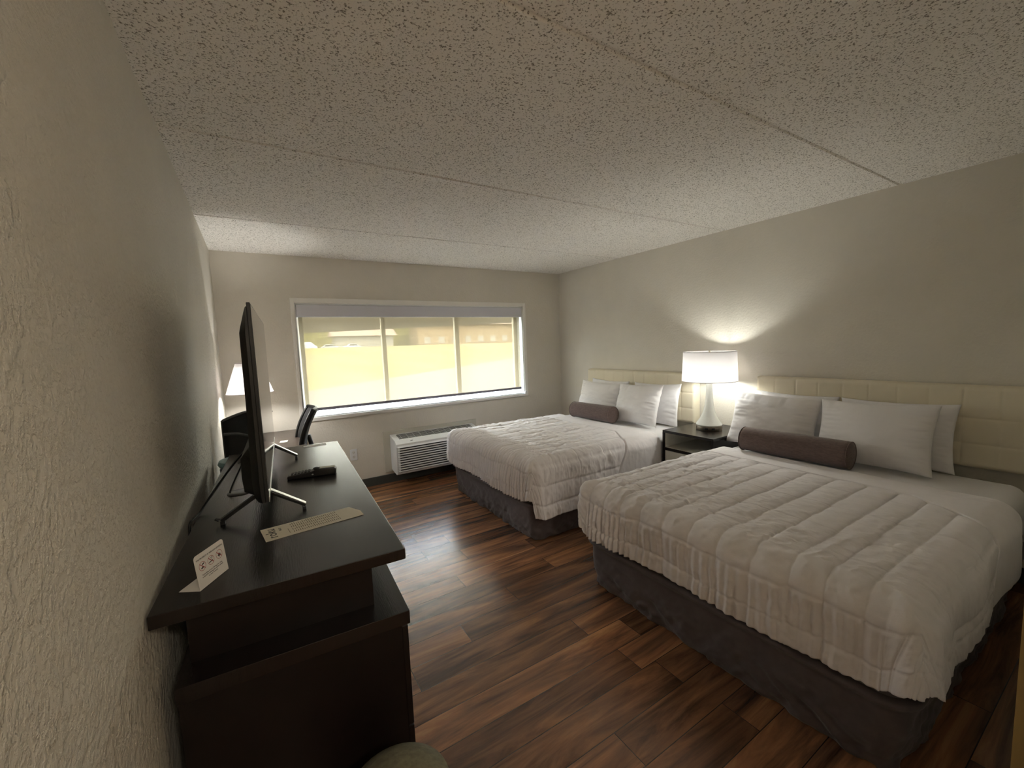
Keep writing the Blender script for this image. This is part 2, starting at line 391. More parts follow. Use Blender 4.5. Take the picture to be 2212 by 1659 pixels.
while z > 1.86: c2.lathe([(0, -.004), (.004, 0), (0, .004)], 6, (.650, D - .012, z)); z -= .018
loc(c2.build('bead_chain', WHITEP), sh)

# ------------------------------------------------------------------ air conditioner and outlet
ac = thing('air_conditioner', 'white wall air conditioner with louvered front under the window', 'air conditioner', (2.0, D, .12))
def P(o): return loc(o, ac)
pm = MB().box(1.406, 2.562, D - .016, D, .122, .585)
P(pm.build('wall_plate', CREAMP, None, .003))
x0, x1 = 1.478, 2.50; yf, yb = D - .255, D - .016
side = [(yb, .150), (yb, .545), (yf + .055, .505), (yf + .012, .470), (yf, .440), (yf + .012, .140), (yf + .06, .125)]
bd = MB().prism(side, 0, x0, x1); P(bd.build('housing', WHITEP, None, .006))
lv = MB()
for i in range(11):
    z = .172 + i * .0262
    lv.prism([(yf - .012, z), (yf + .004, z + .016), (yf + .012, z + .016), (yf + .012, z - .002), (yf - .008, z - .002)], 0, x0 + .012, x1 - .012)
P(lv.build('front_louver', WHITEP, None, .0015))
db = MB().box(x0 + .035, x1 - .035, yf - .001, yf + .008, .165, .445); P(db.build('louver_backing', DARKIN))
# sloping top grille
tg = MB(); tg2 = MB()
for i in range(5):
    y = yf + .085 + i * .026; zz = .5075 + (y - (yf + .055)) * (.040 / .184) 
    tg.obox((x0 + .06, y, zz + .0012), (x1 - .06, y, zz + .0012), .009, .003)
P(tg.build('top_grille', DARKIN))
for i in range(12):
    x = x0 + .09 + i * .075; y = yf + .085
    tg2.obox((x, y - .006, .5155), (x, y + .115, .5405), .005, .004)
tg2.obox((x0 + .085, yf + .199, .5405), (x1 - .085, yf + .199, .5405), .004, .003)
P(tg2.build('grille_lattice', WHITEP))
lg = MB().box(x0 + .17, x0 + .195, yf + .028, yf + .036, .489, .492); P(lg.build('badge', DARKIN))

ol = thing('wall_outlet', 'white duplex electrical outlet low on the window wall', 'outlet', (1.087, D, .382))
loc(MB().box(1.050, 1.124, D - .006, D, .322, .442).build('cover_plate', WHITEP, None, .002), ol)
for dz in (-.024, .024):
    f = MB().prism([(1.087 + .016 * math.cos(a) * 1.0, .382 + dz + .017 * math.sin(a)) for a in [2 * PI * i / 16 for i in range(16)]], 1, D - .0085, D - .005)
    f = loc(f.build('receptacle', mat('socket_white', (.70, .69, .66), .4)), ol)
    s = MB().box(1.0795, 1.0815, D - .0092, D - .008, .382 + dz, .391 + dz).box(1.0925, 1.0945, D - .0092, D - .008, .382 + dz, .390 + dz).box(1.0855, 1.0885, D - .0092, D - .008, .374 + dz, .377 + dz)
    s = s.build('slot', DARKIN); s.parent = f

# ------------------------------------------------------------------ dresser (media console) along the left wall
TH = math.radians(-3.0); TOP = .93
dr = thing('dresser', 'dark espresso media dresser with an overhanging top along the left wall', 'dresser', (.006, 1.178, 0), TH)
DW, DL = .575, 1.675
MB().box(0, DW, 0, DL, TOP - .032, TOP).build('top', ESP, dr, .0015)
MB().box(.05, DW - .082, .085, DL - .085, .741, TOP - .032).build('riser', ESPX, dr)
MB().box(.03, DW + .002, 0, DL, .700, .741).build('lower_top', ESP, dr, .0015)
MB().box(.034, DW - .022, .006, DL - .006, .04, .700).build('body', ESPX, dr)
MB().box(.06, DW - .05, .03, DL - .03, 0, .04).build('plinth', ESPX, dr)
for i in range(3):
    for j in range(2):
        y0 = .012 + i * (DL - .024) / 3; y1 = y0 + (DL - .024) / 3 - .006; z0 = .05 + j * .323; z1 = z0 + .317
        d = MB().box(DW - .021, DW - .003, y0, y1, z0, z1).build('drawer', ESPX, dr, .002)
        ym = (y0 + y1) / 2; h = MB().tube([(DW - .004, ym - .07, z1 - .05), (DW + .014, ym - .07, z1 - .05), (DW + .014, ym + .07, z1 - .05), (DW - .004, ym + .07, z1 - .05)], .005, 8)
        h.build('drawer_handle', NICKEL, d)
eb = MB().box(DW, DW + .0012, .001, DL - .001, TOP - .031, TOP - .001).build('edge_band', mat('pale_edge', (.30, .26, .19), .4), dr); eb['label'] = 'pale edge strip'  # paler strip along the room-side edge of the top
gr = MB().lathe([(.030, .0001), (.046, .0001), (.047, .0015), (.044, .003), (.004, .0028)], 36, (.113, .872, TOP)).build('cable_grommet', mat('grommet_plastic', (.030, .024, .020), .35), dr, smooth='auto')

# ------------------------------------------------------------------ television
tv = thing('television', 'large flat television on splayed legs standing on the dark dresser', 'television', (.2905, 2.11, TOP), TH)
Z0, Z1, YH = .088, .735, .560                       # relative to dresser top
MB().box(-.011, 0, -YH, YH, Z0, Z1).build('panel', BLK, tv, .002)
MB().box(-.0008, .0010, -YH + .006, YH - .006, Z0 + .018, Z1 - .006).build('screen', BLKG, tv)
MB().box(0, .0022, -YH, YH, Z0, Z0 + .017).build('silver_bezel', SILV, tv, .0006)
def backshell():
    ny, nz = 40, 40; ys = np.linspace(-YH + .006, YH - .006, ny); zs = np.linspace(Z0 - .002, Z1 - .012, nz)
    Yg, Zg = np.meshgrid(ys, zs, indexing='ij')
    e = np.clip((YH - .006 - np.abs(Yg)) / .03, 0, 1) ** .5
    tz = (Zg - Z0) / (Z1 - Z0)
    prof = np.interp(tz, [0, .02, .10, .25, .45, .7, .86, .97, 1.0], [.024, .032, .036, .034, .031, .030, .029, .010, .002])
    low = np.interp(tz, [0, .01, .2, .27, 1], [.0, .034, .034, 0, 0]) * np.clip((YH - .10 - np.abs(Yg)) / .02, 0, 1)
    Xg = -.010 - (prof * (.35 + .65 * e)) - low
    o = grid_mesh('back_shell', Xg, Yg, Zg, BLK, tv)
    s = MB()
    for k in (0, ny - 1):                            # end caps and bottom close the shell
        pts = [(Xg[k, j], Zg[k, j]) for j in range(nz)] + [(-.009, Zg[k, -1]), (-.009, Zg[k, 0])]
        y = ys[k]; s.prism(pts, 1, y - .0005, y + .0005)
    s.prism([(Xg[i, 0], ys[i]) for i in range(ny)] + [(-.009, ys[-1]), (-.009, ys[0])], 2, Z0 - .003, Z0 - .001)
    s.build('shell_rim', BLK, tv)
backshell()
for ly, kf, kb in ((-.425, .108, -.150), (.410, .104, -.150)):
    a = MB().obox((-.010, ly, Z0 + .001), (kf, ly - .01, .016), .022, .011).box(kf - .012, kf, ly - .019, ly + .001, 0, .012)
    leg = a.build('leg', BLK, tv, .002)
    tp = MB().obox((-.004, ly, Z0 + .0085), (kf, ly - .01, .0225), .020, .002); t = tp.build('leg_face', SILV, leg); t['label'] = 'silver top face of the leg'
    b = MB().obox((-.028, ly, Z0 + .001), (kb, ly, .014), .020, .012).box(kb - .004, kb + .010, ly - .009, ly + .009, 0, .012)
    b.tube([(kb - .002, ly - .006, .020), (kb - .014, ly - .004, .024), (kb - .018, ly, .020), (kb - .010, ly + .004, .012)], .0028, 8)
    b.build('leg', BLK, tv, .002)

def cable(name, label, pts, r):
    o = MB().tube(bez(pts, 14), r, 8).build(name, BLK, None, smooth=True); return setp(o, label, 'cable')
cable('power_cable', 'black power cord from the television sagging over the dresser edge', [(.236, 2.20, 1.11), (.200, 2.16, 1.09), (.130, 2.03, 1.03), (.075, 1.92, .972), (.046, 1.85, .940), (.030, 1.80, .9345), (.022, 1.775, .925), (.018, 1.765, .87)], .0042)
cable('signal_cable', 'thin black signal cable dropping into the round grommet on the dresser', [(.238, 2.21, 1.10), (.203, 2.165, 1.07), (.165, 2.10, 1.01), (.135, 2.05, .955), (.128, 2.040, .936)], .0034)

# ------------------------------------------------------------------ things on the dresser
def frame2(o, xdir, ydir):
    x = Vector(xdir).normalized(); y = Vector(ydir).normalized(); z = x.cross(y)
    m = Matrix((x, y, z)).transposed().to_4x4(); m.translation = Vector(o); return m
rm = thing('remote_control', 'black remote control lying tilted on the dresser in front of the television', 'remote control', (.344, 2.118, TOP), math.atan2(-.040, .200))
prof = [(0, 0), (0, .014), (.008, .018), (.10, .026), (.128, .0335), (.196, .0335), (.205, .026), (.205, .006), (.20, 0)]
MB().prism(prof, 1, -.022, .022).build('body', BLK, rm, .004)
bt = MB()
for i in range(6):
    for j in range(3):
        x = .020 + i * .014; y = (-.012, 0, .012)[j]; z = .0185 + (x - .008) * .087
        o = MB().box(x - .0045, x + .0045, y - .004, y + .004, z - .002, z + .004).build('button', mat('rubber_key', (.020, .019, .019), .6), rm, .001)
MB().lathe([(.013, 0), (.013, .006), (.010, .008), (0, .008)], 24, (.120, 0, .0295)).build('direction_pad', mat('rubber_key', (.02, .02, .02), .6), rm, smooth='auto')
MB().box(.135, .2, -.016, .016, .0334, .0342).build('glossy_end', BLKG, rm)
MB().lathe([(0, 0), (.004, .002), (.0045, .005), (0, .007)], 12, (.105, -.0235, .009)).build('indicator', SILV, rm, smooth=True)

tc = thing('no_smoking_card', 'white folded no smoking notice standing at the near corner of the dresser', 'sign')
u = Vector((.055, .091, 0)).normalized(); nb = Vector((-.856, .517, 0)); base = Vector((.098, 1.234, TOP + .0008))
wd_, ht = .104, .086
up = (Vector((0, 0, 1)) + nb * .10).normalized()
tc.location = base
tc.rotation_euler = (0, 0, math.atan2(u.y, u.x))
lup = Vector((0, .10, 1)).normalized()
def rr(w, h, r):
    pts = [(0, 0), (w, 0)]
    for cx, a0 in ((w - r, 0), (r, PI / 2)):
        for k in range(7):
            a = a0 + PI / 2 * k / 6; pts.append((cx + r * math.cos(a), h - r + r * math.sin(a)))
    return pts
mw = Matrix((Vector((1, 0, 0)), lup, Vector((1, 0, 0)).cross(lup))).transposed().to_4x4()
pc = MB().prism(rr(wd_, ht, .008), 2, -.0004, .0004); 
pc.v = [tuple(mw @ Vector(v)) for v in pc.v]; front = pc.build('notice_panel', PAPER, tc)
MB().box(0, wd_ * .98, .0, .052, -.0004, .0004).build('foot_flap', PAPER, tc)
def onp(x, y, z=.0006): return mw @ Matrix.Translation((x, y, z))
text_mesh('heading', 'THIS PROPERTY IS 100% NON-SMOKING', .0052, INK, front, onp(wd_ / 2, .071))
text_mesh('body_text', 'If smoking occurs during your stay,\na $250.00 cleaning fee will be added\nto your account.', .0050, INK, front, onp(wd_ / 2, .030), ls=1.1)
def ring(cx, cy, r):
    g = MB(); n = 36
    vs = []
    for k in range(n):
        a = 2 * PI * k / n
        for q in (r, r - .0010): vs += [(cx + q * math.cos(a), cy + q * math.sin(a), .0006)]
    fs = [(2 * k, 2 * ((k + 1) % n), 2 * ((k + 1) % n) + 1, 2 * k + 1) for k in range(n)]
    g.add(vs, fs); d = r * .707; e = .0006
    g.add([(cx - d - e, cy + d - e, .0007), (cx - d + e, cy + d + e, .0007), (cx + d + e, cy - d + e, .0007), (cx + d - e, cy - d - e, .0007)], [(0, 1, 2, 3)])
    g.v = [tuple(mw @ Vector(v)) for v in g.v]
    return g.build('prohibition_ring', RED, front)
def flat(name, polys, m=INK):
    g = MB()
    for p in polys: g.add([(x, y, .00065) for x, y in p], [tuple(range(len(p)))])
    g.v = [tuple(mw @ Vector(v)) for v in g.v]; return g.build(name, m, front)
def rct(cx, cy, w, h, a=0):
    c, s = math.cos(a), math.sin(a)
    return [(cx + x * c - y * s, cy + x * s + y * c) for x, y in ((-w / 2, -h / 2), (w / 2, -h / 2), (w / 2, h / 2), (-w / 2, h / 2))]
for k, cx in enumerate((.022, .052, .082)):
    ring(cx, .053, .0115)
    if k == 0: flat('vape_symbol', [rct(cx + .003, .0575, .008, .003, .25), rct(cx - .001, .049, .008, .0035, .25), rct(cx, .0525, .002, .003)])
    if k == 1: flat('cigarette_symbol', [rct(cx - .001, .050, .014, .0024, .2), rct(cx + .004, .057, .007, .0012, .5), rct(cx + .002, .0595, .007, .0012, .5)])
    if k == 2:
        ps = []
        for a, l in ((90, .009), (55, .0085), (125, .0085), (20, .007), (160, .007), (-15, .004), (195, .004)):
            a = math.radians(a); ox, oy = cx, .0495
            ps.append([(ox, oy), (ox + l * .5 * math.cos(a) + .0013 * math.sin(a), oy + l * .5 * math.sin(a) - .0013 * math.cos(a)), (ox + l * math.cos(a), oy + l * math.sin(a)), (ox + l * .5 * math.cos(a) - .0013 * math.sin(a), oy + l * .5 * math.sin(a) + .0013 * math.cos(a))])
        ps.append(rct(cx, .0475, .0010, .005)); flat('leaf_symbol', ps)

# channel leaflet lying in front of the television
lf = thing('channel_leaflet', 'long cream paper channel guide lying flat on the dresser near its front end', 'leaflet', (.242, 1.441, TOP + .0006), math.atan2(.035, .297))
g = MB().prism([(0, 0), (.298, .0), (.301, .045), (.280, .108), (-.001, .110)], 2, 0, .0007); sheet = g.build('sheet', PAPER2, lf)
def onl(x, y): return Matrix.Translation((x, y, .0010)) @ Matrix.Rotation(PI / 2, 4, 'Z')
text_mesh('logo', 'roku', .042, INK, sheet, onl(.036, .054))
text_mesh('subtitle', 'Wi-Fi', .011, INK, sheet, onl(.054, .072))
gb = MB(); rnd = random.Random(3)
for c in range(4):
    for r in range(24):
        x = .082 + r * .0062; y = .018 + c * .022; gb.box(x, x + .0022, y, y + rnd.uniform(.009, .018), .0008, .0010)
gb.box(.070, .0715, .020, .060, .0008, .0010)
gb.build('printed_list', mat('faded_ink', (.17, .14, .10), .8), sheet)
sp = setp(MB().prism([(0, 0), (.125, 0), (.125, .05), (0, .05)], 2, 0, .0008).build('paper_slip', mat('grey_paper', (.50, .49, .47), .5), None), 'grey paper slip at the far end of the dresser top', 'paper')
sp.location = (.468, 2.752, TOP + .0004); sp.rotation_euler = (0, 0, TH)

# ------------------------------------------------------------------ desk, lamp, note, office chairs, stool
dk = thing('desk', 'dark wood desk standing against the window wall behind the dresser', 'desk', (.30, 4.12, 0))
def L(o): return loc(o, dk)
L(MB().box(.02, .572, 3.62, D - .016, .71, .74).build('desktop', mat('desk_laminate', (.075, .052, .042), .34, var=.35, vscale=3, stretch=(30, 3, 3)), None, .0015))
L(MB().box(.03, .055, 3.66, 4.60, .0, .71).build('side_panel', ESPX)); L(MB().box(.505, .53, 4.30, 4.60, .0, .71).build('side_panel', ESPX))
L(MB().box(.055, .505, 4.57, 4.59, .30, .71).build('back_panel', ESPX)); L(MB().box(.49, .53, 3.64, 3.68, 0, .71).build('leg', ESPX))
nt_ = setp(MB().box(0, .058, 0, .085, 0, .003).build('note_card', PAPER, None), 'small white card lying on the desk by the window', 'card'); nt_.location = (.385, 4.00, .7405); nt_.rotation_euler = (0, 0, -.15)

dl = thing('desk_lamp', 'tapered white desk lamp glowing behind the television', 'lamp', (.212, 4.10, .74))
MB().lathe([(.075, 0), (.078, .006), (.070, .018), (.020, .028), (.014, .05), (.018, .12), (.034, .18), (.038, .23), (.026, .29), (.012, .34), (.009, .40), (0, .40)], 32).build('base', NICKEL, dl, smooth='auto')
so_ = MB().lathe([(.172, .440), (.088, .690), (.087, .690), (.171, .440)], 48, close=False).build('lamp_shade', LSHADE, dl, smooth=True)
def wire(r, z, wr=.0016, c=(0, 0)): return [(c[0] + r * math.cos(2 * PI * k / 40), c[1] + r * math.sin(2 * PI * k / 40), z) for k in range(41)]
for q in ((.172, .440), (.088, .690)): MB().tube(wire(*q), .002, 6).build('shade_trim', mat('trim_grey', (.30, .27, .27), .6), dl)
MB().tube([(-.087, 0, .66), (0, 0, .655), (.087, 0, .66)], .0015, 6).tube([(0, 0, .40), (0, 0, .655)], .0025, 6).build('harp', NICKEL, dl)
MB().lathe([(0, -.03), (.02, -.02), (.028, .0), (.02, .02), (0, .03)], 20, (0, 0, .53)).build('bulb', mat_emit('desk_bulb_glow', (1, .98, .93), DESK_L), dl, smooth=True)
# right-hand chair: mesh back seen edge on beside the desk, facing the left wall
def office_chair(name, label, loc_, rz, lean):
    c = thing(name, label, 'office chair', loc_, rz, 'black mesh office chairs')
    # local: seat faces +Y, backrest at -Y
    n = 14; us = np.linspace(-.185, .185, n); ts = np.linspace(0, 1, 20)
    U, T = np.meshgrid(us, ts, indexing='ij')
    Zz = .56 + T * (.455)
    Yb = -.21 - lean * T ** 1.6 - .035 * np.sin(T * PI) * -1 + .06 * (U / .215) ** 2 
    wv = 1 - .10 * T ** 3 - .25 * np.clip(.25 - T, 0, 1)
    grid_mesh('backrest', U * wv, Yb, Zz, MESHB, c, solid=.022)
    # rim
    pts = [(U[0, j] * wv[0, j], Yb[0, j], Zz[0, j]) for j in range(20)] + [(U[i, -1] * wv[i, -1], Yb[i, -1], Zz[i, -1]) for i in range(n)] + [(U[-1, j] * wv[-1, j], Yb[-1, j], Zz[-1, j]) for j in range(19, -1, -1)]
    MB().tube(pts, .013, 8).build('back_frame', BLK, c, smooth=True)
    sg = MB().lathe([(0, .0), (.20, .0), (.232, .012), (.24, .035), (.225, .058), (.12, .066), (0, .062)], 40, (0, .04, .43))
    sg.v = [(x * (1 if abs(x) < .9 else 1), y * .95, z) for x, y, z in sg.v]; sg.build('seat', MESHB, c, smooth='auto')
    MB().lathe([(.026, .09), (.026, .26), (.018, .26), (.018, .43), (.05, .43)], 20).build('gas_column', BLK, c, smooth='auto')
    for k in range(5):
        a = 2 * PI * k / 5 + .3; d = Vector((math.cos(a), math.sin(a), 0))
        l = MB().obox(Vector((0, 0, .10)), d * .28 + Vector((0, 0, .065)), .035, .025).build('base_arm', BLK, c, .004)
        MB().lathe([(0, -.012), (.026, -.012), (.028, 0), (.026, .012), (0, .012)], 18).build('caster', BLK, l, smooth='auto')
        w = l.children[0]; w.location = d * .275 + Vector((0, 0, .029)); w.rotation_euler = (PI / 2, 0, a)
    for s in (-1, 1):
        a = MB().tube(bez([(s * .23, -.17, .455), (s * .265, -.15, .55), (s * .27, -.05, .655), (s * .265, .10, .655), (s * .25, .13, .60), (s * .225, .10, .46)], 8), .014, 8)
        arm = a.build('armrest', BLK, c, smooth=True)
        MB().box(s * .27 - .024, s * .27 + .024, -.07, .13, .662, .680).build('arm_pad', mat('grey_arm_pad', (.05, .05, .055), .3), arm, .006)
    MB().tube(bez([(0, -.16, .42), (0, -.26, .47), (0, -.27, .60), (0, -.235, .78)], 8), .018, 8).build('spine', BLK, c, smooth=True)
    return c
office_chair('office_chair', 'black mesh office chair with a reclined back on the window side of the desk', (.375, 4.00, 0), PI / 2, .10)

# left-hand chair, backrest toward the camera, between the dresser and the desk
cl_ = thing('office_chair', 'black office chair with a broad back and curved armrest behind the television', 'office chair', (.200, 3.33, .02), .70, 'black mesh office chairs')
U, T = np.meshgrid(np.linspace(-.185, .185, 14), np.linspace(0, 1, 20), indexing='ij')
grid_mesh('backrest', U, .02 + .05 * (1 - (U / .215) ** 2) * -1, .60 + T * .455 + .022 * (U / .215) * 0 + .045 * (1 - (U / .20) ** 2) * T, MESHB, cl_, solid=-.03)
MB().tube([(x, -.03 - .05 * (1 - (x / .215) ** 2) + .05, 1.058 + .045 * (1 - (x / .20) ** 2)) for x in np.linspace(-.185, .185, 16)], .008, 8).build('top_rail', mat('grey_rail', (.10, .10, .10), .3), cl_, smooth=True)
MB().tube(bez([(-.21, -.03, .985), (-.15, -.09, .975), (-.07, -.12, .93), (.02, -.12, .87), (.10, -.08, .80)], 10), .016, 8, .6).build('armrest', mat('grey_arm_face', (.09, .09, .09), .25), cl_, smooth=True)
MB().tube(bez([(-.02, -.05, 1.07), (.03, -.07, 1.0), (.06, -.07, .92)], 8), .010, 8).build('spine', mat('grey_rail', (.1, .1, .1), .3), cl_, smooth=True)
MB().box(-.21, .21, .0, .34, .50, .57).build('seat', MESHB, cl_, .02)
MB().lathe([(.026, .09), (.026, .26), (.018, .26), (.018, .50), (.05, .50)], 20, (0, .15, 0)).build('gas_column', BLK, cl_, smooth='auto')
for k in range(5):
    a = 2 * PI * k / 5 + .3; d = Vector((math.cos(a) * .8, math.sin(a) * .8, 0)); o = Vector((0, .15, 0))
    l = MB().obox(o + Vector((0, 0, .10)), o + d * .28 + Vector((0, 0, .065)), .035, .025).build('base_arm', BLK, cl_, .004)
    w = MB().lathe([(0, -.012), (.026, -.012), (.028, 0), (.026, .012), (0, .012)], 18).build('caster', BLK, l, smooth='auto'); w.location = o + d * .275 + Vector((0, 0, .029)); w.rotation_euler = (PI / 2, 0, a)

st = thing('stool', 'round teal-topped stool wedged behind the far end of the dresser', 'stool', (.152, 3.000, 0))
MB().lathe([(0, .822), (.090, .822), (.118, .832), (.130, .852), (.122, .872), (.07, .884), (0, .886)], 44).build('seat', TEAL, st, smooth='auto')
MB().lathe([(.105, .77), (.118, .78), (.122, .822), (.11, .822)], 40).build('seat_ring', BLK, st, smooth='auto')
for k in range(4):
    a = PI / 4 + k * PI / 2; MB().tube([(.08 * math.cos(a), .08 * math.sin(a), .79), (.115 * math.cos(a), .115 * math.sin(a), 0)], .010, 8).build('leg', BLK, st, smooth=True)
MB().tube(wire(.103, .28), .006, 6).build('foot_ring', BLK, st, smooth=True)

pf = thing('pouf', 'khaki fuzzy rounded pouf at the near end of the dresser', 'pouf', (.462, .925, 0))
MB().lathe([(0, .0), (.12, .0), (.14, .03), (.15, .18), (.145, .36), (.125, .45), (.085, .480), (.04, .495), (0, .498)], 48).build('cushion', KHAKI, pf, smooth=True)
MB().tube(wire(.149, .29), .006, 8).build('piping', KHAKI, pf, smooth=True)

# ------------------------------------------------------------------ beds
def rrect(x0, x1, y0, y1, r, n=10, m=40):
    pts = []
    for cx, cy, a0 in ((x1 - r, y1 - r, 0), (x0 + r, y1 - r, 1), (x0 + r, y0 + r, 2), (x1 - r, y0 + r, 3)):
        arc = [(cx + r * math.cos((a0 + k / n) * PI / 2), cy + r * math.sin((a0 + k / n) * PI / 2)) for k in range(n + 1)]
        if pts:
            p, q = pts[-1], arc[0]; pts += [(p[0] + (q[0] - p[0]) * k / m, p[1] + (q[1] - p[1]) * k / m) for k in range(1, m)]
        pts += arc
    p, q = pts[-1], pts[0]; pts += [(p[0] + (q[0] - p[0]) * k / m, p[1] + (q[1] - p[1]) * k / m) for k in range(1, m)]
    return np.array(pts)
TOPZ = .615
def bed(y0, y1, label, seed, skx):
    x0, x1 = 1.935, 3.83
    b = thing('bed', label, 'bed', ((x0 + x1) / 2, (y0 + y1) / 2, 0), 0, 'queen beds side by side')
    # skirted base
    zk = [0, .03, .08, .14, .20, .245, .262, .272, .284, .292, .296]; ok = [-.026, -.022, -.014, -.006, .0, .004, .012, .028, .030, .024, .0]
    zs = np.concatenate([np.linspace(0, .245, 26), zk[6:]]); offs = np.interp(zs, zk, ok)
    P0 = rrect(skx, x1, y0 + .015, y1 - .015, .085, 16, 150); c = P0.mean(0)
    d = np.roll(P0, -1, 0) - np.roll(P0, 1, 0); nrm = np.stack([d[:, 1], -d[:, 0]], 1); nrm /= np.linalg.norm(nrm, axis=1)[:, None]
    s = np.concatenate([[0], np.cumsum(np.linalg.norm(np.diff(P0, axis=0), axis=1))])
    Xs, Ys, Zs = [], [], []
    for z, o in zip(zs, offs):
        k = np.clip((.25 - z) / .2, 0, 1) * (z < .25)
        w = .040 * k * (ridge(s * 5 + z * 6, s * .8 + z * 7, seed) - .62) + .022 * k * (ridge(s * 13 - z * 12, s * 2 + z * 11, seed + 5) - .6) + .014 * k * (fbm(s * 2.5, s * 0 + z * 3, seed + 8) - .5)
        q = P0 + nrm * (o + w)[:, None]; Xs.append(q[:, 0]); Ys.append(q[:, 1]); Zs.append(np.full(len(q), z))
    sk = grid_mesh('bed_skirt', np.array(Xs), np.array(Ys), np.array(Zs), SKIRT, None, wrapv=True, caps=True); loc(sk, b)
    P_ = rrect(x0, x1, y0 + .02, y1 - .02, .07)
    pf_ = grid_mesh('platform', np.array([P_[:, 0]] * 2), np.array([P_[:, 1]] * 2), np.array([np.full(len(P_), .297), np.full(len(P_), .345)]), SKIRT, None, wrapv=True, caps=True); loc(pf_, b)
    # mattress
    P1 = rrect(x0, x1, y0 + .012, y1 - .012, .07)
    Xs, Ys, Zs = [], [], []
    for z, o in ((.346, -.02), (.350, -.006), (.362, 0), (.45, 0), (.555, -.002), (.580, -.010), (.597, -.024), (.607, -.040), (.612, -.055), (.614, -.075)):
        d = np.roll(P1, -1, 0) - np.roll(P1, 1, 0); nn = np.stack([d[:, 1], -d[:, 0]], 1); nn /= np.linalg.norm(nn, axis=1)[:, None]
        q = P1 + nn * o; Xs.append(q[:, 0]); Ys.append(q[:, 1]); Zs.append(np.full(len(q), z))
    mt = grid_mesh('mattress', np.array(Xs), np.array(Ys), np.array(Zs), SHEET, None, wrapv=True, caps=True); loc(mt, b)
    return b
def coverlet(y0, y1, label, seed, foot, near, far, gather, wr):
    """cloth draped over the mattress; a runs from the foot hem to the head edge, b across"""
    x0 = 1.930; XE = 3.325; r = .085; T0 = TOPZ + .012; fo = .010
    ya, yb = y0 - .002, y1 + .002
    da = np.concatenate([np.linspace(-foot, 0, 62)[:-1], np.linspace(0, XE - x0, 330)])
    db_ = np.concatenate([np.linspace(-near, 0, 66)[:-1], np.linspace(0, yb - ya, 320), (yb - ya) + np.linspace(0, far, 40)[1:]])
    A, B = np.meshgrid(da, db_, indexing='ij'); WY = yb - ya
    ex = np.maximum(-A, 0); ey0 = np.maximum(-B, 0); ey1 = np.maximum(B - WY, 0); ey = np.maximum(ey0, ey1); sy = np.where(ey1 > 0, 1, -1)
    rc = .055                                       # plan radius of the bed corner
    # blend to a rounded plan corner
    Xq = x0 + np.maximum(A, 0); Yq = ya + np.clip(B, 0, WY)
    d = np.maximum(ex, ey); lim = np.hypot(ex, ey); nx = np.where(lim > 1e-9, -ex / np.maximum(lim, 1e-9), 0); ny = np.where(lim > 1e-9, ey * sy / np.maximum(lim, 1e-9), 0)
    # bend over the edge
    th = np.clip(d / r, 0, PI / 2); out = r * np.sin(th); dz = r * (1 - np.cos(th)) + np.maximum(d - r * PI / 2, 0)
    inx = np.clip((r + .01 - A), 0, None) * 0
    flare = .05 * np.clip(d - .05, 0, 1) + np.where((ex > .02) & (ey > .02), .10, 0) * np.clip(np.minimum(ex, ey) * 2.0, 0, .35)
    X = Xq + r * 0 + nx * (out + flare) ; Y = Yq + ny * (out + flare)
    # pull the whole sheet in so that the bend starts before the mattress edge
    sx = np.clip(1 - np.maximum(A, 0) / .35, 0, 1); X = X + sx * (r - .012)
    cy = (Y - (ya + yb) / 2) / (WY / 2); Y = (ya + yb) / 2 + (Y - (ya + yb) / 2) - np.sign(cy) * np.clip((np.abs(cy) - .5) * 2, 0, 1) * (r - .010)
    Z = T0 - dz
    drop = np.clip((d - .04) / .05, 0, 1); top = 1 - drop
    # normals for displacement: outward on drops, up on top
    a = np.clip(d / r, 0, PI / 2); Nx = nx * np.sin(a); Ny = ny * np.sin(a); Nz = np.cos(a)
    AH = 1.18 - .55 * np.clip(.30 - B, 0, .60)                                       # seam of the turned-back band
    quilted = np.clip((AH - A) / .02, 0, 1)
    # stitched channels, slightly wandering
    Bw = B + .010 * (fbm(A * 4, B * 3, seed) - .5) * 2
    per = .1455; bd = np.abs((Bw + .086) / per - np.round((Bw + .086) / per)) * per
    disp = .007 * (1 - np.exp(-(bd / .007))) + .004 * (1 - np.exp(-(bd / .035) ** 1.5))
    for ai in (-foot * .78, -.135, .14, .42, .70, .98):
        dd = np.abs(A - ai - .006 * np.sin(B * 9 + ai * 5)); disp = disp - (.006 if ai < 0 else .003) * np.exp(-(dd / .005) ** 2)
    for bi in (-near * .80, -.10, ):
        dd = np.abs(B - bi); disp = disp - .005 * np.exp(-(dd / .006) ** 2)
    disp = disp * quilted
    seam = -.010 * np.exp(-((A - AH + .004) / .006) ** 2) + .009 * np.clip((A - AH) / .005, 0, 1)
    # gathers on the foot drop and a little way over the edge
    gz = (np.clip((.10 + gather * .16 - A) / .16, 0, 1) * (.35 + .65 * drop) if gather > .9 else np.clip((-.125 - A) / .025, 0, 1) * .95) * np.clip(1 - ey / .04, 0, 1) * 1.3
    ph = B * 150 + 6 * fbm(B * 3, A * 2, seed + 3) + 2.0 * fbm(B * 9, A * 14, seed + 9)
    gsel = np.clip(fbm(B * 2.2, A * 3, seed + 21) * 2.2 - .45, .15, 1)
    gath = .0080 * np.sin(ph) * gz * gsel * (.7 + 1.5 * gather ** 2) * (1 if gather > .9 else .25 + .9 * np.clip(B / WY, 0, 1)) + .011 * (ridge(B * 13, A * 2.2, seed + 30) - .6) * gz
    sg = np.clip((ey - .03) / .1, 0, 1); gath = gath + sg * .006 * (ridge(A * 7, B * 3, seed + 31) - .55)
